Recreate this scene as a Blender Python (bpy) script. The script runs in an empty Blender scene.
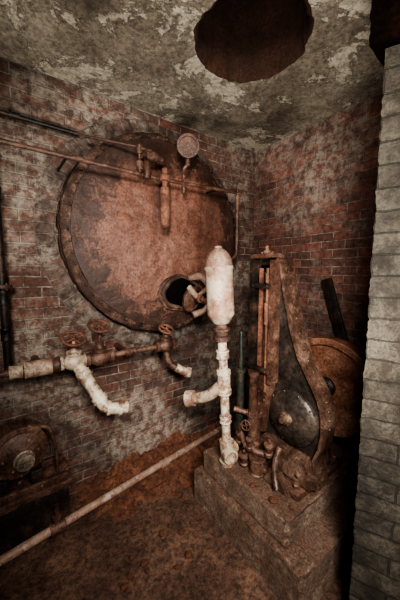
import bpy, bmesh, math, random
from mathutils import Vector, Matrix, noise
random.seed(7)
V=Vector
COL=bpy.context.scene.collection

# ------------------------------------------------------------ materials
def new_mat(name):
    m=bpy.data.materials.new(name); m.use_nodes=True
    nt=m.node_tree; nt.nodes.clear()
    out=nt.nodes.new('ShaderNodeOutputMaterial'); b=nt.nodes.new('ShaderNodeBsdfPrincipled')
    nt.links.new(b.outputs[0],out.inputs[0])
    return m,nt,b
def N(nt,t,**k):
    n=nt.nodes.new(t)
    for a,v in k.items(): setattr(n,a,v)
    return n
def noise_n(nt,vec,scale,detail=8,rough=.6,dist=0):
    n=N(nt,'ShaderNodeTexNoise'); n.inputs['Scale'].default_value=scale
    n.inputs['Detail'].default_value=detail; n.inputs['Roughness'].default_value=rough
    n.inputs['Distortion'].default_value=dist
    nt.links.new(vec,n.inputs['Vector']); return n.outputs['Fac']
def ramp(nt,fac,stops):
    r=N(nt,'ShaderNodeValToRGB'); e=r.color_ramp.elements
    while len(e)<len(stops): e.new(.5)
    for i,(p,c) in enumerate(stops):
        e[i].position=p
        e[i].color=(c,c,c,1) if isinstance(c,(int,float)) else (c[0],c[1],c[2],1)
    nt.links.new(fac,r.inputs[0]); return r.outputs[0]
def mix(nt,fac,a,b,mode='MIX'):
    m=N(nt,'ShaderNodeMix',data_type='RGBA',blend_type=mode)
    if isinstance(fac,(int,float)): m.inputs[0].default_value=fac
    else: nt.links.new(fac,m.inputs[0])
    for s,i in ((a,6),(b,7)):
        if isinstance(s,tuple): m.inputs[i].default_value=(s[0],s[1],s[2],1)
        else: nt.links.new(s,m.inputs[i])
    return m.outputs[2]
def bump(nt,b,h,strength,dist=.01,prev=None):
    n=N(nt,'ShaderNodeBump'); n.inputs['Strength'].default_value=strength; n.inputs['Distance'].default_value=dist
    nt.links.new(h,n.inputs['Height'])
    if prev is not None: nt.links.new(prev,n.inputs['Normal'])
    nt.links.new(n.outputs[0],b.inputs['Normal']); return n.outputs[0]

def rust(name,dark,mid,light,scale=6,rough=.8,metal=0.,bmp=.5,paint=None,cover=.5,pscale=9,streak=False,flake=None,spec=.5):
    m,nt,b=new_mat(name)
    tc=N(nt,'ShaderNodeTexCoord').outputs['Object']
    n1=noise_n(nt,tc,scale,8,.65,.3); n2=noise_n(nt,tc,scale*9,5,.7)
    c=ramp(nt,n1,[(.3,dark),(.5,mid),(.7,light)])
    if streak:
        mp=N(nt,'ShaderNodeMapping'); mp.inputs['Scale'].default_value=(14,14,1.3); nt.links.new(tc,mp.inputs[0])
        ns=noise_n(nt,mp.outputs[0],1.,8,.7,.3)
        se=N(nt,'ShaderNodeSeparateXYZ'); nt.links.new(tc,se.inputs[0])
        up=ramp(nt,se.outputs['Z'],[(0.,.35),(.65,1.)])   # runs are heavier near the top of the plate
        c=mix(nt,up,c,mix(nt,1.,c,ramp(nt,ns,[(.40,.35),(.6,1.05)]),'MULTIPLY'))
    if flake:
        nf=noise_n(nt,tc,scale*4.5,10,.8,.2); nf2=noise_n(nt,tc,75,6,.85)
        c=mix(nt,ramp(nt,nf,[(.56,0.),(.62,.7)]),c,flake)
        c=mix(nt,.85,c,ramp(nt,nf2,[(.40,.35),(.55,1.15)]),'MULTIPLY')
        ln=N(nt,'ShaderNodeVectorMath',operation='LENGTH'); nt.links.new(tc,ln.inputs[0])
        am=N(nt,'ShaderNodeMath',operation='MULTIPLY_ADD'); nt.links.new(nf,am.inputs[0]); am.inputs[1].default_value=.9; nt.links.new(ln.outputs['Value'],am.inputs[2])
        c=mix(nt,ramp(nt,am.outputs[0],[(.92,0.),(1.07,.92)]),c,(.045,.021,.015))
    sp=ramp(nt,n2,[(.35,.3),(.6,1.05)])
    if paint: sp=ramp(nt,n2,[(.35,.6),(.6,1.05)])
    c=mix(nt,.85 if not flake else .5,c,sp,'MULTIPLY')
    if paint:
        n3=noise_n(nt,tc,pscale,12,.8,.1)
        k=ramp(nt,n3,[(cover-.02,1.),(cover+.03,0.)])
        n4=noise_n(nt,tc,pscale*1.5,9,.7)
        pc=ramp(nt,n4,[(.34,(paint[0]*.55,paint[1]*.48,paint[2]*.40)),(.5,tuple(x*.88 for x in paint)),(.62,paint)])
        c=mix(nt,k,c,pc)
    nt.links.new(c,b.inputs['Base Color'])
    b.inputs['Metallic'].default_value=metal; b.inputs['Specular IOR Level'].default_value=spec
    r=ramp(nt,n1,[(.3,rough-.2),(.7,min(1,rough+.1))]); nt.links.new(r,b.inputs['Roughness'])
    if paint: bump(nt,b,n3,bmp,.004)
    else:
        p=bump(nt,b,n1,bmp*.6,.02); p=bump(nt,b,n2,bmp,.006,p)
        if flake:
            p=bump(nt,b,nf,.5,.012,p); bump(nt,b,nf2,.6,.004,p)
    return m

def brick(name,c1,c2,mortar,w=.180,h=.064,ms=.006,patch=(.42,.38,.34),pamt=.56,soot=.5,pscale=1.7,bs=1.,off=.5,stain=None,jk=.75,warp=.014,fine=34,ph=.85):
    m,nt,b=new_mat(name)
    tc=N(nt,'ShaderNodeTexCoord').outputs['UV']
    ob=N(nt,'ShaderNodeTexCoord').outputs['Object']
    wn=N(nt,'ShaderNodeTexNoise'); wn.inputs['Scale'].default_value=11; wn.inputs['Detail'].default_value=5; nt.links.new(tc,wn.inputs['Vector'])
    sub=N(nt,'ShaderNodeVectorMath',operation='SUBTRACT'); nt.links.new(wn.outputs['Color'],sub.inputs[0]); sub.inputs[1].default_value=(.5,.5,.5)
    sc=N(nt,'ShaderNodeVectorMath',operation='SCALE'); nt.links.new(sub.outputs[0],sc.inputs[0]); sc.inputs['Scale'].default_value=warp
    ad=N(nt,'ShaderNodeVectorMath',operation='ADD'); nt.links.new(tc,ad.inputs[0]); nt.links.new(sc.outputs[0],ad.inputs[1])
    br=N(nt,'ShaderNodeTexBrick'); nt.links.new(ad.outputs[0],br.inputs['Vector'])
    br.offset=off
    for k,v in (('Scale',1.),('Mortar Size',ms),('Mortar Smooth',.35),('Bias',0.),('Brick Width',w),('Row Height',h)): br.inputs[k].default_value=v
    br.inputs['Color1'].default_value=(*c1,1); br.inputs['Color2'].default_value=(*c2,1); br.inputs['Mortar'].default_value=(*c1,1)
    col=br.outputs['Color']
    nf=noise_n(nt,ob,fine,6,.75); nl=noise_n(nt,ob,pscale,8,.68,.2); ns=noise_n(nt,ob,pscale*.7,5,.6); nm=noise_n(nt,ob,15,8,.8,.2)
    col=mix(nt,.9,col,ramp(nt,nf,[(.34,.35),(.60,1.35)]),'MULTIPLY')
    if stain:
        st=noise_n(nt,ob,pscale*1.3,5,.6,.4)
        col=mix(nt,ramp(nt,st,[(.48,0.),(.62,.7)]),col,mix(nt,.6,stain,ramp(nt,nf,[(.3,.4),(.6,1.)]),'MULTIPLY'))
    k=ramp(nt,nl,[(pamt-.08,0.),(pamt+.08,1.)])
    k2=ramp(nt,nm,[(.45,.10),(.55,ph)])
    kk=mix(nt,1.,k,k2,'MULTIPLY')
    col=mix(nt,kk,col,mix(nt,.8,patch,ramp(nt,nf,[(.3,.45),(.6,1.1)]),'MULTIPLY'))
    mo=mix(nt,.95,mortar,ramp(nt,nm,[(.40,.20),(.58,1.15)]),'MULTIPLY')
    jf=N(nt,'ShaderNodeMath',operation='MULTIPLY'); nt.links.new(br.outputs['Fac'],jf.inputs[0]); jf.inputs[1].default_value=jk
    col=mix(nt,jf.outputs[0],col,mo)
    col=mix(nt,1.,col,ramp(nt,ns,[(.35,1-soot),(.58,1.)]),'MULTIPLY')
    nt.links.new(col,b.inputs['Base Color']); b.inputs['Roughness'].default_value=.82
    inv=ramp(nt,br.outputs['Fac'],[(0.,1.),(1.,0.)])
    p=bump(nt,b,inv,1.*bs,.012); p=bump(nt,b,nf,.7*bs,.006,p); bump(nt,b,nm,.5*bs,.009,p)
    return m

M={}
M['wallL']=brick('brick_sooty',(.18,.078,.057),(.084,.046,.037),(.33,.285,.235),patch=(.42,.365,.30),pamt=.515,soot=.65,stain=(.12,.048,.033),jk=.75,ph=.82)
M['wallR']=brick('brick_red',(.25,.098,.072),(.125,.062,.049),(.34,.29,.24),patch=(.41,.345,.285),pamt=.50,soot=.5,pscale=2.1,jk=.72,ph=.78)
M['ring']=brick('brick_arch',(.12,.062,.048),(.07,.042,.034),(.24,.205,.17),w=.068,h=.105,patch=(.34,.30,.25),pamt=.50,soot=.5,jk=.6)
M['pillar']=brick('brick_painted',(.105,.089,.068),(.066,.055,.042),(.020,.016,.013),w=.25,h=.078,ms=.004,patch=(.036,.026,.018),pamt=.44,soot=.55,pscale=5.,bs=1.5,jk=.7,warp=.024,fine=60,ph=.9)
M['beam']=rust('beam_black',(.004,.0025,.002),(.012,.006,.004),(.028,.013,.009),rough=1.,spec=.05)
def concrete(name,stops,scale=2.2,spots=None,bs=.6,sk=(.50,.56),fine=.8,s3=3.3,top=None,rough=.88,cracks=None,rdrop=0.):
    m,nt,b=new_mat(name); ob=N(nt,'ShaderNodeTexCoord').outputs['Object']
    n1=noise_n(nt,ob,scale,12,.75,.1); n2=noise_n(nt,ob,max(scale*14,45),8,.85); n3=noise_n(nt,ob,scale*s3,12,.8,.1)
    c=ramp(nt,n1,stops)
    if spots:
        c=mix(nt,ramp(nt,n3,[(sk[0],0.),(sk[1],.9)]),c,spots)
    if cracks:
        # old flaked-off paint edges and soot blotches
        n4=noise_n(nt,ob,2.4,14,.74,.5); n5=noise_n(nt,ob,1.5,8,.65,.2)
        c=mix(nt,ramp(nt,n4,[(.525,0.),(.533,.8)]),c,cracks[0])
        c=mix(nt,ramp(nt,n4,[(.510,0.),(.522,.7),(.526,.7),(.533,0.)]),c,cracks[1])
        c=mix(nt,ramp(nt,n5,[(.52,0.),(.66,.85)]),c,cracks[1])
    if top:
        ge=N(nt,'ShaderNodeNewGeometry'); se=N(nt,'ShaderNodeSeparateXYZ'); nt.links.new(ge.outputs['True Normal'],se.inputs[0])
        kt=ramp(nt,se.outputs['Z'],[(.6,0.),(.85,.85)])
        c=mix(nt,mix(nt,1.,kt,ramp(nt,n3,[(.40,1.),(.62,.35)]),'MULTIPLY'),c,top)
    c=mix(nt,fine,c,ramp(nt,n2,[(.40,.3),(.58,1.2)]),'MULTIPLY')
    nt.links.new(c,b.inputs['Base Color'])
    nt.links.new(ramp(nt,n1,[(.40,rough-rdrop),(.60,rough)]),b.inputs['Roughness'])
    p=bump(nt,b,n3,bs,.02); bump(nt,b,n2,bs,.006,p); return m
M['ceil']=concrete('ceiling_plaster',[(.34,(.10,.078,.057)),(.45,(.24,.20,.152)),(.55,(.36,.31,.245)),(.66,(.46,.405,.32))],.95,(.20,.16,.12),.45,(.54,.66),.8,7.0,cracks=((.54,.485,.39),(.060,.046,.033)))
M['hole']=concrete('hole_shade_brown',[(.3,(.026,.011,.007)),(.7,(.10,.042,.024))],5)  # rusty brown lining with the shaft's darkness put into the colour
M['floor']=concrete('floor_dirt',[(.3,(.055,.030,.022)),(.5,(.155,.083,.057)),(.68,(.30,.17,.115))],2.0,(.080,.045,.033),.9,(.5,.66),1.,5.,rough=.78,rdrop=.3)
M['plinth']=concrete('plinth_concrete',[(.3,(.10,.062,.044)),(.5,(.27,.18,.132)),(.7,(.48,.38,.295))],6,(.19,.078,.043),.9,(.51,.60),.95,top=(.14,.068,.044))
M['rubble']=concrete('rubble_rust',[(.3,(.07,.028,.016)),(.5,(.24,.092,.052)),(.7,(.36,.17,.10))],8,(.11,.045,.028),1.)
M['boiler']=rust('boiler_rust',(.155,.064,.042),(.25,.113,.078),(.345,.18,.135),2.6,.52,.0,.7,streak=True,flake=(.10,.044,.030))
M['rim']=rust('rim_rust',(.025,.013,.010),(.08,.040,.028),(.26,.16,.115),12,.8)
M['dark']=rust('iron_dark',(.010,.008,.007),(.032,.023,.019),(.13,.064,.042),7,.45,.2)
M['casing']=rust('casing_worn_iron',(.016,.013,.011),(.050,.039,.033),(.135,.095,.074),5,.42,.25,.35)
M['iron']=rust('iron_brown',(.034,.017,.012),(.115,.057,.040),(.26,.148,.104),9,.55,.1)
M['orange']=rust('rust_orange',(.065,.026,.016),(.18,.075,.046),(.31,.155,.10),7,.8)
M['fly']=rust('flywheel_rust',(.08,.032,.018),(.25,.11,.068),(.42,.24,.165),7,.55)
M['white']=rust('white_paint_chipped',(.12,.060,.04),(.24,.14,.10),(.36,.25,.19),10,.55,0,.3,paint=(.54,.46,.365),cover=.515,pscale=12)
M['cream']=rust('cream_paint_rusty',(.12,.060,.04),(.24,.14,.10),(.36,.25,.19),10,.6,0,.3,paint=(.45,.37,.285),cover=.50,pscale=12)
M['pinkw']=rust('capsule_paint',(.15,.078,.055),(.28,.17,.12),(.40,.28,.21),7,.55,0,.35,paint=(.40,.335,.265),cover=.49,pscale=8)
M['pale']=rust('pale_pipe',(.12,.058,.042),(.26,.155,.115),(.40,.28,.22),9,.65,0,.3,paint=(.42,.32,.26),cover=.46,pscale=9)
M['clamp']=rust('clamp_pale',(.14,.072,.050),(.29,.18,.135),(.44,.32,.245),14,.7,0,.3)
M['green']=rust('green_iron',(.014,.018,.015),(.036,.043,.035),(.10,.065,.045),8,.45,.2)
M['plate']=rust('guard_metal',(.035,.019,.014),(.12,.067,.048),(.30,.195,.145),10,.45,.15)
M['black']=rust('shade_black',(.003,.002,.002),(.005,.004,.003),(.008,.006,.005),spec=.1)  # near-black that stands in for shade inside openings
M['dial']=rust('dial_face',(.02,.011,.008),(.04,.023,.016),(.08,.05,.036),12,.9,spec=.1)
M['steel']=rust('worn_steel',(.08,.06,.05),(.22,.17,.135),(.42,.35,.28),12,.5,.3,.3)

# ------------------------------------------------------------ mesh kit
class B:
    def __init__(s): s.bm=bmesh.new(); s.uv=None
    def lathe(s,prof,o,ax,seg=32):
        o=V(o); ax=V(ax).normalized(); q=ax.to_track_quat('Z','Y'); rings=[]
        for h,r in prof:
            if r<1e-6: rings.append([s.bm.verts.new(o+q@V((0,0,h)))])
            else: rings.append([s.bm.verts.new(o+q@V((r*math.cos(2*math.pi*i/seg),r*math.sin(2*math.pi*i/seg),h))) for i in range(seg)])
        for a,b in zip(rings,rings[1:]):
            for i in range(seg):
                j=(i+1)%seg
                if len(a)==1 and len(b)==1: continue
                if len(a)==1: s.bm.faces.new((a[0],b[i],b[j]))
                elif len(b)==1: s.bm.faces.new((a[i],a[j],b[0]))
                else: s.bm.faces.new((a[i],a[j],b[j],b[i]))
        if len(rings[0])>1: s.bm.faces.new(rings[0][::-1])
        if len(rings[-1])>1: s.bm.faces.new(rings[-1])
        return s
    def cyl(s,a,b,r,r2=None,seg=20):
        a=V(a);b=V(b); return s.lathe([(0,r),((b-a).length,r if r2 is None else r2)],a,b-a,seg)
    def tube(s,pts,r,bend=.05,seg=16):
        pts=[V(p) for p in pts]; path=[pts[0]]
        for i in range(1,len(pts)-1):
            p=pts[i]; a=(pts[i-1]-p); c=(pts[i+1]-p); d=min(bend,a.length*.49,c.length*.49)
            A=p+a.normalized()*d; C=p+c.normalized()*d
            for k in range(7):
                t=k/6; path.append((1-t)**2*A+2*t*(1-t)*p+t*t*C)
        path.append(pts[-1])
        t0=(path[1]-path[0]).normalized(); n=t0.orthogonal().normalized(); rings=[]
        for i,p in enumerate(path):
            t=((path[min(i+1,len(path)-1)]-path[max(i-1,0)])).normalized()
            n=(n-t*n.dot(t)).normalized(); bb=t.cross(n)
            rings.append([s.bm.verts.new(p+(n*math.cos(2*math.pi*k/seg)+bb*math.sin(2*math.pi*k/seg))*r) for k in range(seg)])
        for a,b in zip(rings,rings[1:]):
            for i in range(seg):
                j=(i+1)%seg; s.bm.faces.new((a[i],a[j],b[j],b[i]))
        s.bm.faces.new(rings[0][::-1]); s.bm.faces.new(rings[-1]); return s
    def box(s,c,size,bev=.006,rot=None,sub=0):
        r=bmesh.ops.create_cube(s.bm,size=1); vs=r['verts']
        for v in vs:
            v.co=V((v.co.x*size[0],v.co.y*size[1],v.co.z*size[2]))
        if bev:
            es=list({e for v in vs for e in v.link_edges})
            rr=bmesh.ops.bevel(s.bm,geom=es,offset=bev,segments=2,affect='EDGES',profile=.5)
            vs=list({v for f in rr['faces'] for v in f.verts}|{v for v in vs if v.is_valid})
        if rot is not None:
            for v in vs: v.co=rot@v.co
        for v in vs: v.co+=V(c)
        return s
    def prism(s,poly,u,v,n,o,t,bev=0):
        o=V(o);u=V(u);v=V(v);n=V(n)
        a=[s.bm.verts.new(o+u*p[0]+v*p[1]) for p in poly]; b=[s.bm.verts.new(o+u*p[0]+v*p[1]+n*t) for p in poly]
        fs=[s.bm.faces.new(a[::-1]),s.bm.faces.new(b)]
        for i in range(len(poly)):
            j=(i+1)%len(poly); fs.append(s.bm.faces.new((a[i],a[j],b[j],b[i])))
        if bev:
            es=list({e for f in fs for e in f.edges}); bmesh.ops.bevel(s.bm,geom=es,offset=bev,segments=2,affect='EDGES')
        return s
    def ringprism(s,poly,inner,u,v,n,o,t):
        o=V(o);u=V(u);v=V(v);n=V(n); k=len(poly)
        L=[[s.bm.verts.new(o+u*p[0]+v*p[1]+n*d) for p in pl] for pl,d in ((poly,0),(poly,t),(inner,t),(inner,0))]
        for q in range(4):
            a=L[q];b=L[(q+1)%4]
            for i in range(k):
                j=(i+1)%k; s.bm.faces.new((a[i],a[j],b[j],b[i]))
        return s
    def torus(s,c,ax,R,r,seg=32,ms=10,sx=1.,sy=1.):
        c=V(c); q=V(ax).normalized().to_track_quat('Z','Y'); rings=[]
        for i in range(seg):
            a=2*math.pi*i/seg
            rings.append([s.bm.verts.new(c+q@V(((R+r*math.cos(2*math.pi*k/ms))*math.cos(a)*sx,(R+r*math.cos(2*math.pi*k/ms))*math.sin(a)*sy,r*math.sin(2*math.pi*k/ms)))) for k in range(ms)])
        for i in range(seg):
            a=rings[i];b=rings[(i+1)%seg]
            for k in range(ms):
                l=(k+1)%ms; s.bm.faces.new((a[k],b[k],b[l],a[l]))
        return s
    def bolts(s,c,ax,R,n,r=.01,h=.01,seg=6,ph=0):
        q=V(ax).normalized().to_track_quat('Z','Y')
        for i in range(n):
            a=2*math.pi*i/n+ph
            s.lathe([(0,r),(h*.8,r),(h,r*.7)],V(c)+q@V((R*math.cos(a),R*math.sin(a),0)),ax,seg)
        return s
    def flange(s,c,ax,R,t=.02,n=6,r=.008):
        ax=V(ax).normalized(); s.lathe([(-t/2,R*.96),(-t/2+.003,R),(t/2-.003,R),(t/2,R*.96)],c,ax,28)
        s.bolts(V(c)+ax*t/2,ax,R*.78,n,r,.01); s.bolts(V(c)-ax*t/2,-ax,R*.78,n,r,.01); return s
    def coupling(s,c,ax,r,L):
        ax=V(ax).normalized()
        return s.lathe([(-L/2,r*.9),(-L/2,r*1.2),(-L/2+.006,r*1.28),(-L/2+.012,r*1.18),(L/2-.012,r*1.18),(L/2-.006,r*1.28),(L/2,r*1.2),(L/2,r*.9)],c,ax,20)
    def wheel(s,c,ax,R,r=.006,sp=5):
        ax=V(ax).normalized(); q=ax.to_track_quat('Z','Y'); s.torus(c,ax,R,r,28,8)
        for i in range(sp):
            a=2*math.pi*i/sp+.3; s.tube([V(c),V(c)+q@V((R*.5*math.cos(a+.08),R*.5*math.sin(a+.08),-.004)),V(c)+q@V((R*math.cos(a),R*math.sin(a),0))],r*.8,.01,8)
        s.lathe([(-.01,R*.22),(.008,R*.22),(.012,R*.14),(.022,R*.14)],c,ax,12); return s
    def jitter(s,amp,scale,cuts=0):
        if cuts: bmesh.ops.subdivide_edges(s.bm,edges=s.bm.edges[:],cuts=cuts,use_grid_fill=True)
        for v in s.bm.verts:
            p=v.co*scale; v.co+=V((noise.noise(p),noise.noise(p+V((9,3,1))),noise.noise(p+V((2,7,5)))))*amp
        return s
    def boxuv(s):
        l=s.bm.loops.layers.uv.verify()
        for f in s.bm.faces:
            n=f.normal
            for lp in f.loops:
                c=lp.vert.co
                if abs(n.z)>.7: lp[l].uv=(c.x,c.y)
                elif abs(n.x)>abs(n.y): lp[l].uv=(c.y,c.z)
                else: lp[l].uv=(c.x,c.z)
        return s
    def done(s,name,mat,parent=None,label=None,smooth=True,ang=38,loc=None,recalc=True):
        off=V((0,0,0)); p=parent
        while p is not None:
            off+=p.location; p=p.parent
        if loc is not None: loc=V(loc)
        base=off+((loc-off) if loc is not None else V((0,0,0)))
        if recalc: bmesh.ops.recalc_face_normals(s.bm,faces=s.bm.faces[:])
        bmesh.ops.translate(s.bm,verts=s.bm.verts[:],vec=-base)
        me=bpy.data.meshes.new(name); s.bm.to_mesh(me); s.bm.free()
        if smooth:
            me.shade_smooth(); me.set_sharp_from_angle(angle=math.radians(ang))
        me.materials.append(M[mat]); o=bpy.data.objects.new(name,me); COL.objects.link(o)
        if parent is not None: o.parent=parent
        if loc is not None: o.location=loc-off
        if label: o['label']=label
        return o
def thing(name,label,cat,loc,group=None):
    e=bpy.data.objects.new(name,None); e.empty_display_size=.05; e.location=V(loc); COL.objects.link(e)
    e['label']=label; e['category']=cat
    if group: e['group']=group
    return e
def struct(o,label,cat):
    o['kind']='structure'; o['label']=label; o['category']=cat; return o

XR,YW,H=2.01,1.88,2.63
X0,Y0=-1.0,-1.6
# ------------------------------------------------------------ room shell
def slab(name,c,size,mat,label,cat,cuts=0,amp=0):
    b=B(); b.box(c,size,0)
    b.bm.normal_update(); b.boxuv(); o=b.done(name,mat,smooth=False); return struct(o,label,cat)
slab('wall_left',(X0/2+XR/2,YW+.1,H/2),(XR-X0+.4,.2,H+.4),'wallL','sooty red brick wall with pale lime patches behind the boiler','wall')
slab('wall_right',(XR+.1,(Y0+YW)/2,H/2),(.2,YW-Y0,H+.4),'wallR','weathered red brick wall behind the machine','wall')
slab('wall_side',(X0-.1,(Y0+YW)/2,H/2),(.2,YW-Y0,H+.4),'wallL','dark sooty brick wall','wall')
# floor with real unevenness
b=B(); g=bmesh.ops.create_grid(b.bm,x_segments=150,y_segments=170,size=.5)
for v in b.bm.verts:
    v.co.x=X0+(v.co.x+.5)*(XR-X0); v.co.y=Y0+(v.co.y+.5)*(YW-Y0)
    v.co.z=noise.noise(v.co*3)*.012+noise.noise(v.co*11)*.006+noise.noise(v.co*27)*.004-.012
struct(b.done('floor','floor'),'brown dirt covered concrete floor stained with rust','floor')
# ceiling with round hole
HC=V((1.07,1.04)); HR=.272
b=B(); seg=150; rings=[]
def rect_pt(a):
    d=V((math.cos(a),math.sin(a))); t=1e9
    if d.x>1e-6: t=min(t,(XR+.1-HC.x)/d.x)
    if d.x<-1e-6: t=min(t,(X0-.1-HC.x)/d.x)
    if d.y>1e-6: t=min(t,(YW+.1-HC.y)/d.y)
    if d.y<-1e-6: t=min(t,(Y0-.1-HC.y)/d.y)
    return HC+d*t
angs=sorted([2*math.pi*i/seg for i in range(seg)]+[math.atan2(y-HC.y,x-HC.x)%(2*math.pi) for x in (X0-.1,XR+.1) for y in (Y0-.1,YW+.1)])
def hr(a): return HR+.018*noise.noise(V((math.cos(a)*2.5,math.sin(a)*2.5,0)))+.012*noise.noise(V((math.cos(a)*8,math.sin(a)*8,4)))
L=[]
for a in angs:
    d=V((math.cos(a),math.sin(a))); p=HC+d*hr(a); q=rect_pt(a); col=[]
    p0=HC+d*(HR-.010+.008*noise.noise(V((math.cos(a)*5,math.sin(a)*5,9))))
    col.append(b.bm.verts.new((p0.x,p0.y,H+.45))); col.append(b.bm.verts.new((p0.x,p0.y,H+.05))); col.append(b.bm.verts.new((p.x,p.y,H+.012)))
    for t in (.008,.03,.08,.15,.3,.5,.75,1.):
        w=p.lerp(q,t); col.append(b.bm.verts.new((w.x,w.y,H+noise.noise(V((w.x*3,w.y*3,1)))*.008)))
    L.append(col)
for i in range(len(L)):
    a=L[i];c=L[(i+1)%len(L)]
    for k in range(len(a)-1):
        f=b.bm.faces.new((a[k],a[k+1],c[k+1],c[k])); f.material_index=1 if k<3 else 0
o=b.done('ceiling','ceil',ang=50); o.data.materials.append(M['hole'])
struct(o,'stained peeling plaster ceiling with a round flue hole','ceiling')
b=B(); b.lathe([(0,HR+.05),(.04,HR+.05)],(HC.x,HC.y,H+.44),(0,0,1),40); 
struct(b.done('trim_1','black'),'black disc added above the ceiling as the darkness of the round shaft','dark backing')  # added disc, its black stands in for the dark inside the hole
# pillar (splayed jamb)
E=V((1.092,.440,0)); d=V((.4325,-.901,0)); w=V((.36,.02,0))
def quad_col(name,E,d,dl,w,z0,z1,mat,label,cat,course=False):
    b=B(); cor=[E,E+d*dl,E+d*dl+w,E+w]; uvl=b.bm.loops.layers.uv.verify(); NZ=230; NU=14
    cols=[]
    for i in range(4):
        a=cor[i]; c=cor[(i+1)%4]
        for k in range(NU): cols.append((a.lerp(c,k/NU),i,k))
    grid=[[b.bm.verts.new((c[0].x,c[0].y,z0+(z1-z0)*k/NZ)) for k in range(NZ+1)] for c in cols]
    n=len(cols)
    for i in range(n):
        A=grid[i];C=grid[(i+1)%n]; side=cols[i][1]; ku=cols[i][2]; ln=(cor[(side+1)%4]-cor[side]).length
        for k in range(NZ):
            f=b.bm.faces.new((A[k],C[k],C[k+1],A[k+1]))
            for lp,(uu,vv) in zip(f.loops,((ku,k),(ku+1,k),(ku+1,k+1),(ku,k+1))): lp[uvl].uv=(ln*uu/NU+side*.11,z0+(z1-z0)*vv/NZ)
    b.bm.faces.new([c[0] for c in grid]); b.bm.faces.new([c[-1] for c in grid])
    cen=(cor[0]+cor[2])/2
    for v in b.bm.verts:
        p=v.co.copy(); out=V((p.x-cen.x,p.y-cen.y,0)).normalized()
        dz=0
        if course:
            row=int(math.floor(p.z/.078)); fr=(p.z/.078)%1
            dz=-.003 if (fr<.07 or fr>.93) else .002*noise.noise(V((row*3.7,p.x*2,1)))
        v.co+=out*(dz+.004*noise.noise(p*22)+.004*noise.noise(p*60))
    return struct(b.done(name,mat,smooth=True,ang=60),label,cat)
quad_col('wall_front',E,d,.7,w,-.02,2.25,'pillar','beige grey painted brick jamb with worn dirty paint','pillar',True)
quad_col('trim_3',E+V((-.04,.035,0)),d,.75,w*1.2,2.26,H-.012,'beam','blackened lintel beam on top of the painted jamb','beam')
# arch of radial bricks round boiler
BC=V((.97,YW,1.75)); BR=.695
b=B(); uvl=b.bm.loops.layers.uv.verify(); seg=96
for i in range(seg):
    a0=2*math.pi*i/seg; a1=2*math.pi*(i+1)/seg
    def P(a,r,y): return b.bm.verts.new((BC.x+math.cos(a)*r,y,BC.z+math.sin(a)*r))
    r0,r1=.70,.812
    for (ra,ya,rb,yb,va,vb) in ((r0,YW-.022,r1,YW-.012,0,.105),(r1,YW-.012,r1,YW,.105,.13),(r0,YW,r0,YW-.022,-.05,0)):
        f=b.bm.faces.new((P(a0,ra,ya),P(a1,ra,ya),P(a1,rb,yb),P(a0,rb,yb)))
        for lp,(uu,vv) in zip(f.loops,((a0,va),(a1,va),(a1,vb),(a0,vb))): lp[uvl].uv=(uu*.76,vv)
bmesh.ops.remove_doubles(b.bm,verts=b.bm.verts[:],dist=1e-5)
struct(b.done('trim_4','ring',smooth=False),'ring of radial bricks framing the round boiler','brick arch')

# ------------------------------------------------------------ boiler
FY=1.75
T=thing('boiler','huge round rust brown boiler end set in the brick wall','boiler',(BC.x,FY,BC.z))
b=B(); b.lathe([(-.02,.615),(.0,.68),(.012,.692),(.05,.692),(.055,.68),(.07,.68),(.07,.692),(.126,.692),(.126,.6)],(BC.x,FY,BC.z),(0,1,0),160)
b.bolts((BC.x,FY-.012,BC.z),(0,-1,0),.655,60,.009,.012,8)
for v in b.bm.verts:
    k=1+.014*noise.noise(V((v.co.x*9,v.co.z*9,v.co.y*9)))+.012*noise.noise(V((v.co.x*30,v.co.z*30,0)))
    v.co.x=BC.x+(v.co.x-BC.x)*k; v.co.z=BC.z+(v.co.z-BC.z)*k
b.done('shell_rim','rim',T,'flaking rusted rim with rivets')
b=B(); rr=[.02*i for i in range(33)]
pr=[(-.055+.035*(r/.64)**2,r) for r in rr]+[(.0,.645)]
b.lathe(pr,(BC.x,FY,BC.z),(0,1,0),160)
for v in b.bm.verts: v.co.y+=.008*noise.noise(v.co*5)+.006*noise.noise(v.co*22)
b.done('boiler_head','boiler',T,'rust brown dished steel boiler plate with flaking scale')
mh=B(); MC=V((1.055,FY-.06,1.345))
mh.torus(MC,(0,-1,0),.124,.016,40,10,1.18,.90)
mh.torus(MC+V((0,.02,0)),(0,-1,0),.138,.018,40,8,1.18,.90)
mh.jitter(.014,10)
man=mh.done('manhole','rim',T,'oval handhole ring')
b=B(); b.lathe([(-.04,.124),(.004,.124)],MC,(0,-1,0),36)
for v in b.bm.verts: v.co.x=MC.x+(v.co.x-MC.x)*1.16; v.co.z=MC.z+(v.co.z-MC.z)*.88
b.done('manhole_shade','black',man)  # solid black disc, the shade of the opening is its colour
b=B()
q=Matrix.Rotation(.35,3,'Z')@Matrix.Rotation(.2,3,'X')
b.lathe([(-.01,.096),(.01,.102),(.025,.090),(.030,.070),(.022,.064),(.026,.03),(.04,.0)],(0,0,0),(0,-1,0),32)
for v in b.bm.verts: v.co=MC+V((.062,-.05,-.045))+q@V((v.co.x*1.15,v.co.y,v.co.z*.95))
b.jitter(.010,14); b.done('tilted_cover','iron',man,'tilted rusty oval cover')
b=B(); b.tube([MC+V((.06,-.02,.11)),MC+V((.12,-.10,.13)),MC+V((.185,-.12,.02)),MC+V((.15,-.12,-.12)),MC+V((.05,-.08,-.16))],.024,.08,12)
b.tube([MC+V((.0,-.09,.05)),MC+V((.04,-.13,-.02)),MC+V((.09,-.13,-.06)),MC+V((.16,-.12,-.06))],.020,.05,12)
b.tube([MC+V((.05,-.12,-.02)),MC+V((.17,-.12,.05))],.018,.05,12)
b.jitter(.010,16)
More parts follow.
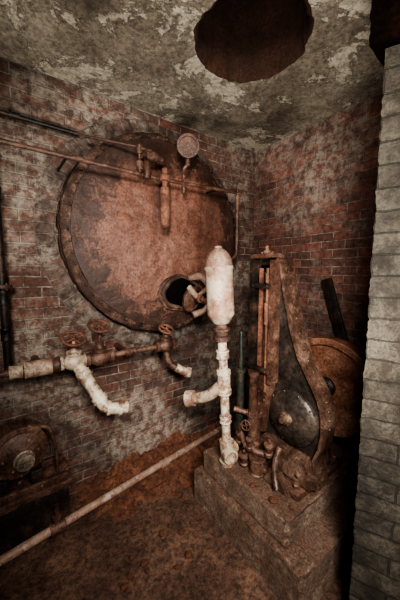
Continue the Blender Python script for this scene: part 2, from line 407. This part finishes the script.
b.done('yoke_clamp','clamp',man,'pinkish corroded cast yoke clamp')
b=B(); b.lathe([(0,.030),(.025,.032),(.03,.018),(.06,.018)],MC+V((.06,-.135,-.035)),(-.1,-1,.0),6)
b.jitter(.004,20); b.done('clamp_nut','orange',man,'rust brown clamp nut')

# ------------------------------------------------------------ steam pipe run above
PZ=2.09; PY=1.58
T=thing('steam_pipe_run','long rusty steam pipe crossing the boiler with gauge and fittings','pipe',(.9,PY,PZ))
b=B(); b.tube([(-.75,PY,PZ+.01),(.86,PY,PZ-.01),(1.5,PY,PZ+.015)],.0115,.05)
for x in (-.1,.35,.86,1.2): b.coupling((x,PY,PZ),(1,0,0),.012,.05)
b.tube([(1.44,PY,PZ+.03),(1.56,PY,PZ+.03)],.010); b.done('pipe','iron',T)
b=B(); b.tube([(1.5,PY,PZ+.04),(1.5,PY,1.62),(1.5,1.70,1.58)],.014,.05); b.coupling((1.5,PY,PZ-.03),(0,0,1),.016,.05); b.coupling((1.5,PY,1.8),(0,0,1),.015,.05); b.done('downpipe','iron',T,'rusty vertical drop pipe')
b=B(); b.lathe([(0,.0),(0,.016),(.012,.028),(.05,.032),(.22,.032),(.245,.028),(.25,.018),(.28,.018),(.285,.034),(.315,.034),(.32,.02),(.36,.018)],(.85,PY-.03,1.776),(0,0,1),24)
b.done('whistle_cylinder','orange',T,'hanging rusty cylinder fitting')
b=B(); b.tube([(1.01,PY,PZ),(1.01,PY,2.14),(.985,PY-.03,2.16),(1.01,PY-.05,2.19),(1.01,PY-.05,2.25)],.010,.02,10)
b.tube([(1.01,PY,PZ),(1.01,PY,2.02)],.010)
b.coupling((1.01,PY-.05,2.20),(0,0,1),.013,.04)
b.lathe([(0,.02),(.05,.02)],(1.01,PY,2.06),(0,0,1),6); b.done('siphon','iron',T)
GC=V((1.01,PY-.05,2.30)); gd=V((-.45,-.88,-.12)).normalized()
b=B(); b.lathe([(0,.0),(0,.066),(.03,.070),(.040,.072),(.040,.057),(.03,.056)],GC-gd*.02,gd,36)
ga=b.done('pressure_gauge','iron',T,'round dark rusty pressure gauge')
b=B(); b.lathe([(0,.057),(.004,.057),(.004,0)],GC+gd*.004,gd,32); b.done('dial','dial',ga,'stained illegible dial')
b=B(); b.box(GC+gd*.011+V((.012,0,.015)),(.004,.003,.045),0,Matrix.Rotation(-.6,3,'Y')); b.lathe([(0,.006),(.006,.005)],GC+gd*.009,gd,10); b.done('needle','clamp',ga)
b=B(); b.tube([(.70,PY,PZ),(.70,PY,2.235)],.011,.04); b.tube([(.70,PY,2.235),(.43,1.74,2.285)],.008,.02)
b.tube([(.70,PY,2.2),(.80,PY,2.2)],.012,.03); b.coupling((.70,PY,2.13),(0,0,1),.018,.05); b.coupling((.70,PY,2.22),(0,0,1),.018,.05)
b.lathe([(0,.022),(.03,.03),(.06,.03),(.08,.018),(.11,.018)],(.74,PY,2.2),(1,0,0),14)
b.tube([(.70,PY-.02,2.17),(.70,PY-.09,2.19)],.008,.01); b.box((.70,PY-.09,2.19),(.07,.012,.014),.003)
b.lathe([(0,.024),(.08,.026),(.10,.018)],(.74,PY-.01,2.06),(0,0,1),12)
b.done('cock_valve','iron',T,'corroded cock valves on a tee')
for x in (.3,1.3):
    b=B(); b.tube([(x,PY,PZ),(x,1.72 if x>1 else 1.87,PZ+.01)],.007); b.done('bracket','dark',T)
T=thing('conduit_pipe','thin rusty pipe running high along the sooty brick wall','pipe',(.2,1.83,2.33))
b=B(); b.tube([(-.8,1.84,2.34),(.42,1.84,2.33)],.012); b.coupling((.1,1.84,2.335),(1,0,0),.014,.05)
b.done('pipe','dark',T); b=B(); b.torus((-.05,1.855,2.336),(1,0,0),.02,.006,16,6); b.box((-.05,1.868,2.336),(.03,.02,.08),.003); b.done('clamp','dark',T)

# ------------------------------------------------------------ vertical pipe on the wall
T=thing('wall_riser_pipe','dark vertical iron pipe with couplings against the brick wall','pipe',(-.01,1.78,.98))
b=B(); b.tube([(-.01,1.78,.95),(-.01,1.78,2.62)],.020)
for z in (1.36,1.16,1.9): b.coupling((-.01,1.78,z),(0,0,1),.021,.07)
b.done('pipe','dark',T)
b=B(); b.flange((-.01,1.78,1.42),(0,0,1),.045,.02,6,.006); b.done('flange','iron',T)

# ------------------------------------------------------------ valve manifold
QY=1.66; QZ=.98
T=thing('valve_manifold','rusty feed pipes with handwheel valves and white elbows','pipe',(.4,QY,QZ))
b=B(); b.tube([(-.75,QY,QZ),(.98,QY,QZ)],.018); b.coupling((.20,QY,QZ),(1,0,0),.036,.05); b.coupling((.64,QY,QZ),(1,0,0),.022,.07)
b.tube([(.12,QY,QZ),(.12,1.875,QZ)],.02); b.tube([(.62,QY,QZ),(.62,1.875,QZ)],.018)
b.done('pipe','iron',T)
b=B(); b.coupling((.12,QY,QZ),(1,0,0),.038,.13); b.coupling((.02,QY,QZ),(1,0,0),.030,.06); b.done('union_fitting','cream',T,'flaking pale threaded pipe union')
def valve(x,y,z,ax,hz,R,mat='iron'):
    b=B(); b.lathe([(-.08,.040),(-.058,.040),(-.052,.029),(-.03,.044),(0,.054),(.03,.044),(.052,.029),(.058,.040),(.08,.040)],(x,y,z),ax,18)
    b.lathe([(0,.034),(.04,.032),(.045,.042),(.062,.042),(.067,.024),(.09,.018),(.095,.025),(.105,.025),(.11,.010),(hz,.010)],(x,y,z),(0,-.1,1),16)
    v=b.done('gate_valve',mat,T)
    c=V((x,y,z))+V((0,-.1,1)).normalized()*hz
    b=B(); b.wheel(c,(.1,-.5,1),R,.0085,4); b.done('handwheel','orange',v); return v
valve(.30,QY,QZ,(1,0,0),.14,.062,'cream')
valve(.44,QY-.01,QZ,(1,0,0),.20,.058,'iron')
valve(.90,QY,QZ,(1,0,0),.12,.050,'iron')
b=B(); b.tube([(.31,QY-.01,QZ-.01),(.325,QY-.03,.94),(.430,QY-.135,.715),(.55,QY-.16,.695)],.035,.035,20)
b.coupling((.338,QY-.043,.912),(.42,-.42,-.9),.034,.04)
b.lathe([(-.035,.030),(-.035,.042),(-.02,.043),(-.018,.037),(.03,.037),(.032,.044),(.05,.044),(.05,.032)],(.47,QY-.143,.709),(1,-.2,-.16),20)
b.lathe([(-.02,.030),(-.018,.043),(.018,.043),(.02,.030)],(.405,QY-.11,.768),(.42,-.42,-.9),20)
b.done('white_elbow','white',T,'chipped white elbow pipe hanging open')
b=B(); b.tube([(.90,QY,QZ),(.90,QY-.02,.86),(.98,QY-.06,.80),(1.02,QY-.08,.79)],.024,.05,16)
b.done('drop_pipe','iron',T)
b=B(); b.tube([(.955,QY-.047,.822),(1.0,QY-.07,.79),(1.045,QY-.09,.775)],.030,.03,16)
b.lathe([(-.02,.025),(-.02,.038),(.012,.038),(.012,.02)],(1.035,QY-.085,.778),(1,-.4,-.3),18)
b.done('short_elbow','white',T,'small white ended elbow')

# ------------------------------------------------------------ white riser with air chamber
Pb=V((1.036,1.147,.345)); Pt=V((.981,1.185,1.65)); ax=(Pt-Pb).normalized(); LL=(Pt-Pb).length
def at(z): return Pb+ax*((z-Pb.z)/ax.z)
T=thing('air_chamber_riser','white chipped standpipe topped by a pale rusty air chamber','pipe',Pb)
b=B(); b.lathe([(0,.03),(0,.045),(.02,.058),(.04,.072),(.055,.080),(.07,.078),(.30,.078),(.31,.083),(.325,.083)],at(1.205),ax,36)
ac=b.done('air_chamber','pinkw',T,'dull beige grey capsule shaped air vessel')
b=B(); b.lathe([(.322,.0),(.322,.081),(.335,.079),(.36,.075),(.385,.064),(.405,.050),(.42,.032),(.425,.024),(.437,.022),(.44,.0)],at(1.205),ax,36)
b.done('domed_cap','clamp',ac,'rusty brown domed cap')
b=B(); b.lathe([(0,.034),(.005,.05),(.03,.052),(.035,.038),(.055,.038),(.06,.05),(.075,.05),(.08,.036),(.11,.034)],at(1.10),ax,24)
b.done('collar','rim',T,'rusty threaded collar')
b=B(); b.tube([at(.42),at(1.12)],.027,.05,20); b.coupling(at(1.02),ax,.031,.05); b.coupling(at(.62),ax,.029,.04)
b.lathe([(0,.028),(.005,.042),(.03,.043),(.035,.039),(.12,.039),(.125,.043),(.15,.042),(.155,.028)],at(.775),ax,22)
b.done('standpipe','white',T)
b=B(); b.lathe([(-.01,.042),(.015,.048),(.02,.036),(.06,.040),(.12,.044),(.14,.044),(.145,.03)],at(.345),ax,22)
c=at(.42); b.lathe([(0,.0),(.0,.034),(.04,.034),(.042,.045),(.065,.045),(.065,.032),(.045,.028)],c,(-.3,-1,-.05),22)
b.lathe([(0,.0),(.0,.03),(.04,.032),(.042,.042),(.062,.042),(.062,.0)],c,(1,.1,0),22)
b.done('tee_fitting','cream',T,'flanged tee at the foot')
c=at(.845)
b=B(); b.tube([c,V((.965,1.22,.765)),V((.93,1.28,.73)),V((.88,1.35,.715))],.034,.05,18); b.lathe([(-.02,.03),(-.02,.048),(.03,.050),(.03,.034)],V((.895,1.33,.718)),(-.6,.8,-.2),20)
b.done('branch_pipe','cream',T,'pale branch elbow')

# ------------------------------------------------------------ plinth
T=thing('machine_plinth','two stepped dirty rust stained concrete plinth under the machine','plinth',(1.5,.98,0))
def block(name,x0,x1,y0,y1,z0,z1,amp):
    b=B(); b.box(((x0+x1)/2,(y0+y1)/2,(z0+z1)/2),(x1-x0,y1-y0,z1-z0),0); b.jitter(0,9,44)
    for v in b.bm.verts:
        p=v.co.copy()
        e=sum((abs(p.x-x0)<1e-4,abs(p.y-y0)<1e-4,abs(p.z-z1)<1e-4))
        k=.005*(e-1) if e>1 else 0
        kk=k*(1+9*max(0,noise.noise(p*16)))
        if abs(p.x-x0)<1e-4: v.co.x+=kk
        if abs(p.y-y0)<1e-4: v.co.y+=kk
        if abs(p.z-z1)<1e-4: v.co.z-=kk
        v.co+=V((noise.noise(p*7),noise.noise(p*7+V((3,3,3))),.4*noise.noise(p*7+V((7,1,2)))))*amp+V((1,1,1))*noise.noise(p*30)*amp*.3
    return b.done(name,'plinth',T,ang=30)
block('lower_step',.945,1.93,.565,1.37,-.02,.200,.006)
block('upper_block',.988,1.90,.680,1.32,.212,.335,.005)

# ------------------------------------------------------------ machine
T=thing('vertical_pump_engine','tall dark iron pump engine with flared frame and gear case','machine',(1.35,.95,.335))
Z0=.335
b=B(); b.box((1.36,.95,Z0+.02),(.46,.46,.04),.01); b.bolts((1.36,.95,Z0+.04),(0,0,1),.27,4,.018,.025,6,math.pi/4); b.done('base_plate','iron',T)
# solid casting: narrow head, sweeping out to a round belly that stands on the base plate
out=[(1.115,1.54),(1.10,1.575),(1.06,1.59),(1.0,1.59),(.965,1.575),(.945,1.54),(.91,1.38),(.865,1.20),(.81,1.05),(.745,.95),(.69,.86),(.665,.77),(.662,.68),(.675,.60),(.70,.53),(.70,.45),(.68,.375),(1.12,.375),(1.12,.48),(1.12,.66),(1.125,.9),(1.12,1.2)]
def inset(poly,dd):
    r=[];n=len(poly)
    for i in range(n):
        a=V(poly[i-1]);p=V(poly[i]);c=V(poly[(i+1)%n]); t=(c-a).normalized(); nn=V((-t.y,t.x))
        if nn.dot(V((.97,p.y if .5<p.y<1.5 else .9))-p)<0: nn=-nn
        r.append(tuple(p+nn*dd))
    return r
inn=inset(out,.014)
b=B(); b.prism(inn,(0,1,0),(0,0,1),(1,0,0),(1.247,0,0),.10,.003); b.done('frame_web','casing',T,'dark oily cast frame plate with rust bloom')
b=B(); b.ringprism(out,inn,(0,1,0),(0,0,1),(1,0,0),(1.228,0,0),.12)
for i in range(5,12):
    for t in (.25,.75):
        p=V(out[i]).lerp(V(out[i+1]),t); tt=(V(out[i+1])-V(out[i])).normalized(); nn=V((tt.y,-tt.x)); 
        if nn.x>0: nn=-nn
        b.lathe([(0,.007),(.005,.004)],(1.29,p.x,p.y),(0,nn.x,nn.y),8)
b.done('frame_rim','plate',T,'rust brown flared band with rivets')
# flat black plate: the shade of a slot behind the rods, as colour
b=B(); b.prism([(.985,.90),(1.10,.90),(1.095,1.54),(.995,1.54)],(0,1,0),(0,0,1),(1,0,0),(1.240,0,0),.01,.002); b.done('slot_plate','black',T,'black plate painted as the shade of a slot behind the rods')
def post(y,r,mat,z0=.80,z1=1.545,x=1.175,t=.075):
    b=B(); b.prism([(y-r*1.1,z0),(y+r*1.1,z0),(y+r*.8,z1),(y-r*.8,z1)],(0,1,0),(0,0,1),(1,0,0),(x,0,0),t,.004)
    b.done('guide_post',mat,T)
post(1.110,.020,'dark',.62,1.575); post(.968,.014,'iron',.86,1.565)
post(1.072,.010,'orange',.88,1.52,1.205,.03)
post(1.042,.007,'iron',.90,1.50,1.215,.02)
b=B(); b.cyl((1.20,1.008,.80),(1.20,1.008,1.52),.010); b.lathe([(0,.018),(.12,.018),(.125,.012)],(1.20,1.008,1.2),(0,0,1),16); b.lathe([(0,.016),(.05,.016)],(1.20,1.008,1.44),(0,0,1),6); b.done('piston_rod','orange',T,'orange rusty rod')
b=B(); b.box((1.225,1.04,1.588),(.10,.17,.026),.006); b.bolts((1.225,1.04,1.60),(0,0,1),.04,4,.009,.012)
b.lathe([(0,.022),(.02,.022),(.022,.012),(.045,.012)],(1.225,1.04,1.60),(0,0,1),10)
b.done('top_cap','iron',T)
for z in (.93,1.42):
    b=B(); b.box((1.185,1.04,z),(.03,.155,.028),.005); b.bolts((1.172,1.04,z),(-1,0,0),.05,2,.009,.01); b.done('cross_bar','dark',T)
# gear case: smooth low drum on the casting
GC=V((1.244,.850,.70))
b=B(); b.lathe([(-.03,.150),(.008,.154),(.018,.148),(.026,.134),(.036,.112),(.046,.085),(.052,.055),(.054,0)],GC,(-1,0,0),56)
b.bolts(GC+V((-.014,0,0)),(-1,0,0),.144,10,.006,.009)
b.jitter(.004,9)
gc=b.done('gear_case','casing',T,'dark smooth cast gear housing')
b=B(); b.prism([(.72,.53),(1.02,.53),(1.07,.46),(1.09,.375),(.69,.375),(.70,.45)],(0,1,0),(0,0,1),(1,0,0),(1.19,0,0),.08,.014); b.jitter(.004,10); b.bolts((1.188,.88,.44),(-1,0,0),.12,2,.014,.014); b.done('pedestal','plate',T,'worn rust grey pedestal casting')
b=B(); b.prism([(.95,.92),(1.09,.92),(1.12,.60),(1.02,.53)],(0,1,0),(0,0,1),(1,0,0),(1.195,0,0),.05,.010); b.bolts((1.194,1.05,.75),(-1,0,0),.04,4,.009,.01); b.done('valve_chest','iron',T,'bolted brown valve chest')
b=B(); b.lathe([(0,.036),(.014,.036),(.018,.028),(.030,.026),(.034,.018),(.05,.016),(.052,.0)],GC+V((-.048,.0,.01)),(-1,0,0),28); b.bolts(GC+V((-.060,.0,.01)),(-1,0,0),.032,6,.004,.005); b.done('bearing_cap','plate',gc,'worn round bearing cap')
# left cylinder & fittings
b=B(); b.lathe([(0,.035),(.03,.035),(.035,.024),(.08,.024),(.36,.022),(.365,.032),(.385,.032),(.39,.014),(.62,.012)],(1.15,1.16,.52),(0,0,1),20); b.done('steam_cylinder','green',T,'dark green slim vertical cylinder')
b=B(); b.lathe([(0,.05),(.02,.05),(.025,.04),(.18,.04),(.185,.05),(.20,.05)],(1.17,1.06,.46),(0,0,1),24); b.bolts((1.17,1.06,.66),(0,0,1),.04,6,.006,.01); b.lathe([(0,.03),(.24,.026),(.26,.036),(.28,.036)],(1.16,1.06,.64),(0,0,1),20); b.done('pump_barrel','iron',T)
b=B(); b.tube([(1.15,1.16,.56),(1.10,1.10,.50),(1.12,.98,.46),(1.18,.93,.46)],.02,.05); b.coupling((1.11,1.04,.48),(0,1,-.2),.022,.05)
b.tube([(1.17,1.06,.5),(1.12,1.0,.44),(1.12,.95,.40)],.018,.04)
b.tube([(1.085,1.15,.67),(1.12,1.12,.66),(1.17,1.06,.64)],.016,.03); b.done('feed_tube','iron',T)
b=B(); b.lathe([(0,.042),(.005,.045),(.01,.04),(.085,.045),(.09,.05),(.10,.048),(.10,.03),(.11,.0)],(1.12,.985,.34),(0,0,1),22); b.done('oil_cup','iron',T,'small round oil pot')
for (x,y,z,r) in ((1.11,1.08,.34,.03),(1.15,.93,.47,.026),(1.12,1.13,.45,.024),(1.10,1.03,.47,.02)):
    b=B(); b.lathe([(0,r),(.02,r),(.025,r*.7),(.06,r*.6),(.065,r*1.1),(.08,r*1.1),(.085,r*.3),(.11,r*.3)],(x,y,z),(-.2,-.2,1),10); b.done('drain_cock','iron',T)
b=B(); b.wheel((1.10,1.06,.60),(-1,-.3,.2),.028,.005,4); b.cyl((1.10,1.06,.60),(1.16,1.08,.59),.008); b.done('small_handwheel','iron',T)
b=B(); b.tube([(1.17,.87,.54),(1.13,.87,.47),(1.11,.85,.40),(1.09,.82,.36)],.016,.05); b.prism([(.76,.34),(.94,.34),(.89,.43),(.83,.43)],(0,1,0),(0,0,1),(1,0,0),(1.11,0,0),.04,.006)
b.done('foot_bracket','plate',T,'pale worn foot casting')
# shaft and flywheel
FC=V((1.62,.85,.79))
b=B(); b.cyl((1.3,.85,.79),(1.80,.85,.79),.028); b.done('crankshaft','steel',T)
b=B(); b.lathe([(-.045,.0),(-.045,.05),(-.020,.055),(-.018,.258),(-.045,.262),(-.045,.296),(-.04,.302),(.04,.302),(.045,.296),(.045,.262),(.012,.258),(.012,.05),(.035,.05),(.035,0)],FC,(1,0,0),64)
b.bolts(FC+V((-.018,0,0)),(-1,0,0),.10,6,.012,.012)
fw=b.done('flywheel','fly',T,'solid mottled brown rusted flywheel disc')
b=B(); b.lathe([(0,.06),(.02,.06),(.03,.04),(.05,.04)],FC+V((-.035,0,0)),(-1,0,0),20); b.done('hub','dark',fw)
for x,t in ((1.74,.06),(1.47,.04)):
    b=B(); b.prism([(.75,.335),(.95,.335),(.91,.76),(.89,.84),(.81,.84),(.79,.76)],(0,1,0),(0,0,1),(1,0,0),(x,0,0),t,.008); b.done('bearing_stand','dark',T)

# leaning plank
b=B(); b.box((0,0,0),(.025,.08,1.50),.004,None); b.jitter(.002,20)
for v in b.bm.verts: v.co=V((1.970,.865,.73))+Matrix.Rotation(math.radians(-18),3,'X')@v.co
o=b.done('wooden_plank','dark',None,loc=(1.970,.64,.0)); 
o['label']='dark sooty plank leaning against the red brick wall'; o['category']='plank'

# ------------------------------------------------------------ floor pipe
T=thing('floor_pipe','long pale pinkish pipe lying across the dirt floor','pipe',(.6,1.68,.04))
b=B(); b.tube([(-.9,1.46,.05),(1.56,1.80,.06)],.023,.05,20); b.coupling((.9,1.709,.053),(2.46,.34,0),.025,.06); b.done('pipe','pale',T)
b=B(); b.coupling((.16,1.607,.05),(2.46,.34,0),.028,.08); b.lathe([(0,.020),(.05,.018),(.055,.028),(.07,.028),(.075,.014),(.13,.014)],(.16,1.607,.06),(0,0,1),14); b.done('drain_valve','iron',T)

# ------------------------------------------------------------ motor
T=thing('electric_motor','rusty round electric motor on a dark iron skid','motor',(.0,1.74,0))
b=B(); b.box((-.02,1.74,.13),(.50,.22,.26),.01); b.jitter(.008,8,4); b.done('skid_block','dark',T)
b=B(); b.box((.0,1.73,.285),(.50,.24,.04),.006); b.box((-.0,1.64,.325),(.46,.03,.04),.005); b.box((0,1.82,.325),(.46,.03,.04),.005); b.bolts((.1,1.73,.31),(0,0,1),.1,4,.014,.02); b.done('base_rail','iron',T)
mc=V((.0,1.73,.535)); ma=V((.15,-1,.0)).normalized()
b=B(); b.lathe([(-.11,.0),(-.11,.09),(-.08,.122),(.05,.127),(.055,.137),(.072,.137),(.076,.122),(.078,.112),(.086,.110),(.09,.10),(.115,.06),(.12,.0)],mc,ma,44)
for i in range(22):
    a=2*math.pi*i/22; q=ma.to_track_quat('Z','Y'); p=mc+q@V((.129*math.cos(a),.129*math.sin(a),-.015))
    b.cyl(p-ma*.055,p+ma*.06,.006,None,6)
b.bolts(mc+ma*.072,ma,.129,8,.008,.012)
mo=b.done('motor_housing','iron',T)
b=B(); b.lathe([(0,.050),(.012,.050),(.016,.042),(.030,.036),(.034,.042),(.046,.042),(.048,.015),(.065,.015)],mc+ma*.108+V((.01,0,-.02)),ma,28); b.bolts(mc+ma*.098,ma,.08,6,.007,.012); b.done('pulley_hub','steel',mo,'pale worn pulley hub')
for x in (-.08,.08):
    b=B(); b.box((x,1.71,.375),(.06,.15,.09),.008); b.done('foot','dark',mo)
b=B(); b.box((.075,1.70,.638),(.08,.09,.05),.01,Matrix.Rotation(.6,3,'Y')); b.tube([(.10,1.69,.64),(.16,1.7,.61),(.19,1.72,.45),(.19,1.72,.31)],.010,.06); b.done('terminal_box','iron',mo)

# ------------------------------------------------------------ rubble along the wall
b=B(); bmesh.ops.create_grid(b.bm,x_segments=150,y_segments=36,size=.5)
for v in b.bm.verts:
    t=v.co.y+.5; v.co.x=.30+(v.co.x+.5)*1.70; v.co.y=1.42+t*.47
    e=min(1,(v.co.x-.30)/.2); p=v.co
    v.co.z=e*(.13*t*t*(.7+.6*noise.noise(p*4))+.035*t*noise.noise(p*16)+.025*t*noise.noise(p*40))-.012*(1-t)-.01
o=b.done('rubble_heap','rubble',None,ang=30); o['kind']='stuff'; o['label']='red rust and brick dust heaped along the wall foot'; o['category']='rubble'
def chunk(x,y,z,r,name,mat,label,cat):
    b=B(); bmesh.ops.create_icosphere(b.bm,subdivisions=2,radius=r)
    sx,sy,sz=random.uniform(.8,1.3),random.uniform(.8,1.2),random.uniform(.45,.8)
    for v in b.bm.verts:
        k=1+.35*noise.noise(v.co/r*1.1+V((x*9,y*9,0))); v.co=V((v.co.x*sx*k,v.co.y*sy*k,v.co.z*sz*k))
    zb=min(v.co.z for v in b.bm.verts)
    o=b.done(name,mat,None,ang=20); o.location=(x,y,z-zb-.003); o['label']=label; o['category']=cat; o['group']='loose rubble'
for i in range(40):
    chunk(random.uniform(.30,.90),random.uniform(1.05,1.6),-.006,random.uniform(.006,.018),'rubble_chunk','rubble','small rusty crumb lying on the dirt floor','rubble')
for (x,y,r) in ((1.04,.80,.022),(1.03,.93,.016),(1.68,.72,.030),(1.60,.71,.024),(1.50,.71,.018),(1.80,.73,.03),(1.08,.72,.014),(1.24,.705,.012)):
    chunk(x,y,.338,r,'rubble_chunk','rubble','rusty lump lying on the concrete plinth','rubble')

# ------------------------------------------------------------ lights
def spot(name,loc,tgt,size,power,ang,blend,col):
    l=bpy.data.lights.new(name,'SPOT'); l.shadow_soft_size=size; l.energy=power; l.color=col; l.spot_size=math.radians(ang); l.spot_blend=blend
    o=bpy.data.objects.new(name,l); o.location=loc; o.rotation_euler=(V(tgt)-V(loc)).to_track_quat('-Z','Y').to_euler(); COL.objects.link(o); return o
spot('key_lamp',(-.25,-.30,2.1),(1.15,1.6,1.45),.18,240,86,1.,(1,.96,.89))
spot('lower_fill',(.25,-.35,1.75),(1.15,1.05,.22),.22,235,88,1.,(1,.95,.87))  # unseen fill light added to lift the plinth and floor
spot('ceiling_fill',(.2,.0,.9),(.85,1.0,2.63),.25,175,112,1.,(1,.96,.88))  # unseen fill from below, added to brighten the ceiling
w=bpy.data.worlds.new('world'); bpy.context.scene.world=w; w.use_nodes=True
w.node_tree.nodes['Background'].inputs[0].default_value=(.97,.96,1,1); w.node_tree.nodes['Background'].inputs[1].default_value=.08
try: bpy.context.scene.view_settings.look='AgX - High Contrast'
except Exception as e: print(e)

# ------------------------------------------------------------ camera
cam=bpy.data.cameras.new('camera'); cam.lens=16.2; cam.sensor_width=36; cam.clip_start=.02
co=bpy.data.objects.new('camera',cam); COL.objects.link(co); co.location=(0,0,1.5)
th=math.radians(6); co.rotation_euler=V((.586*math.cos(th),.810*math.cos(th),-math.sin(th))).to_track_quat('-Z','Y').to_euler()
bpy.context.scene.camera=co
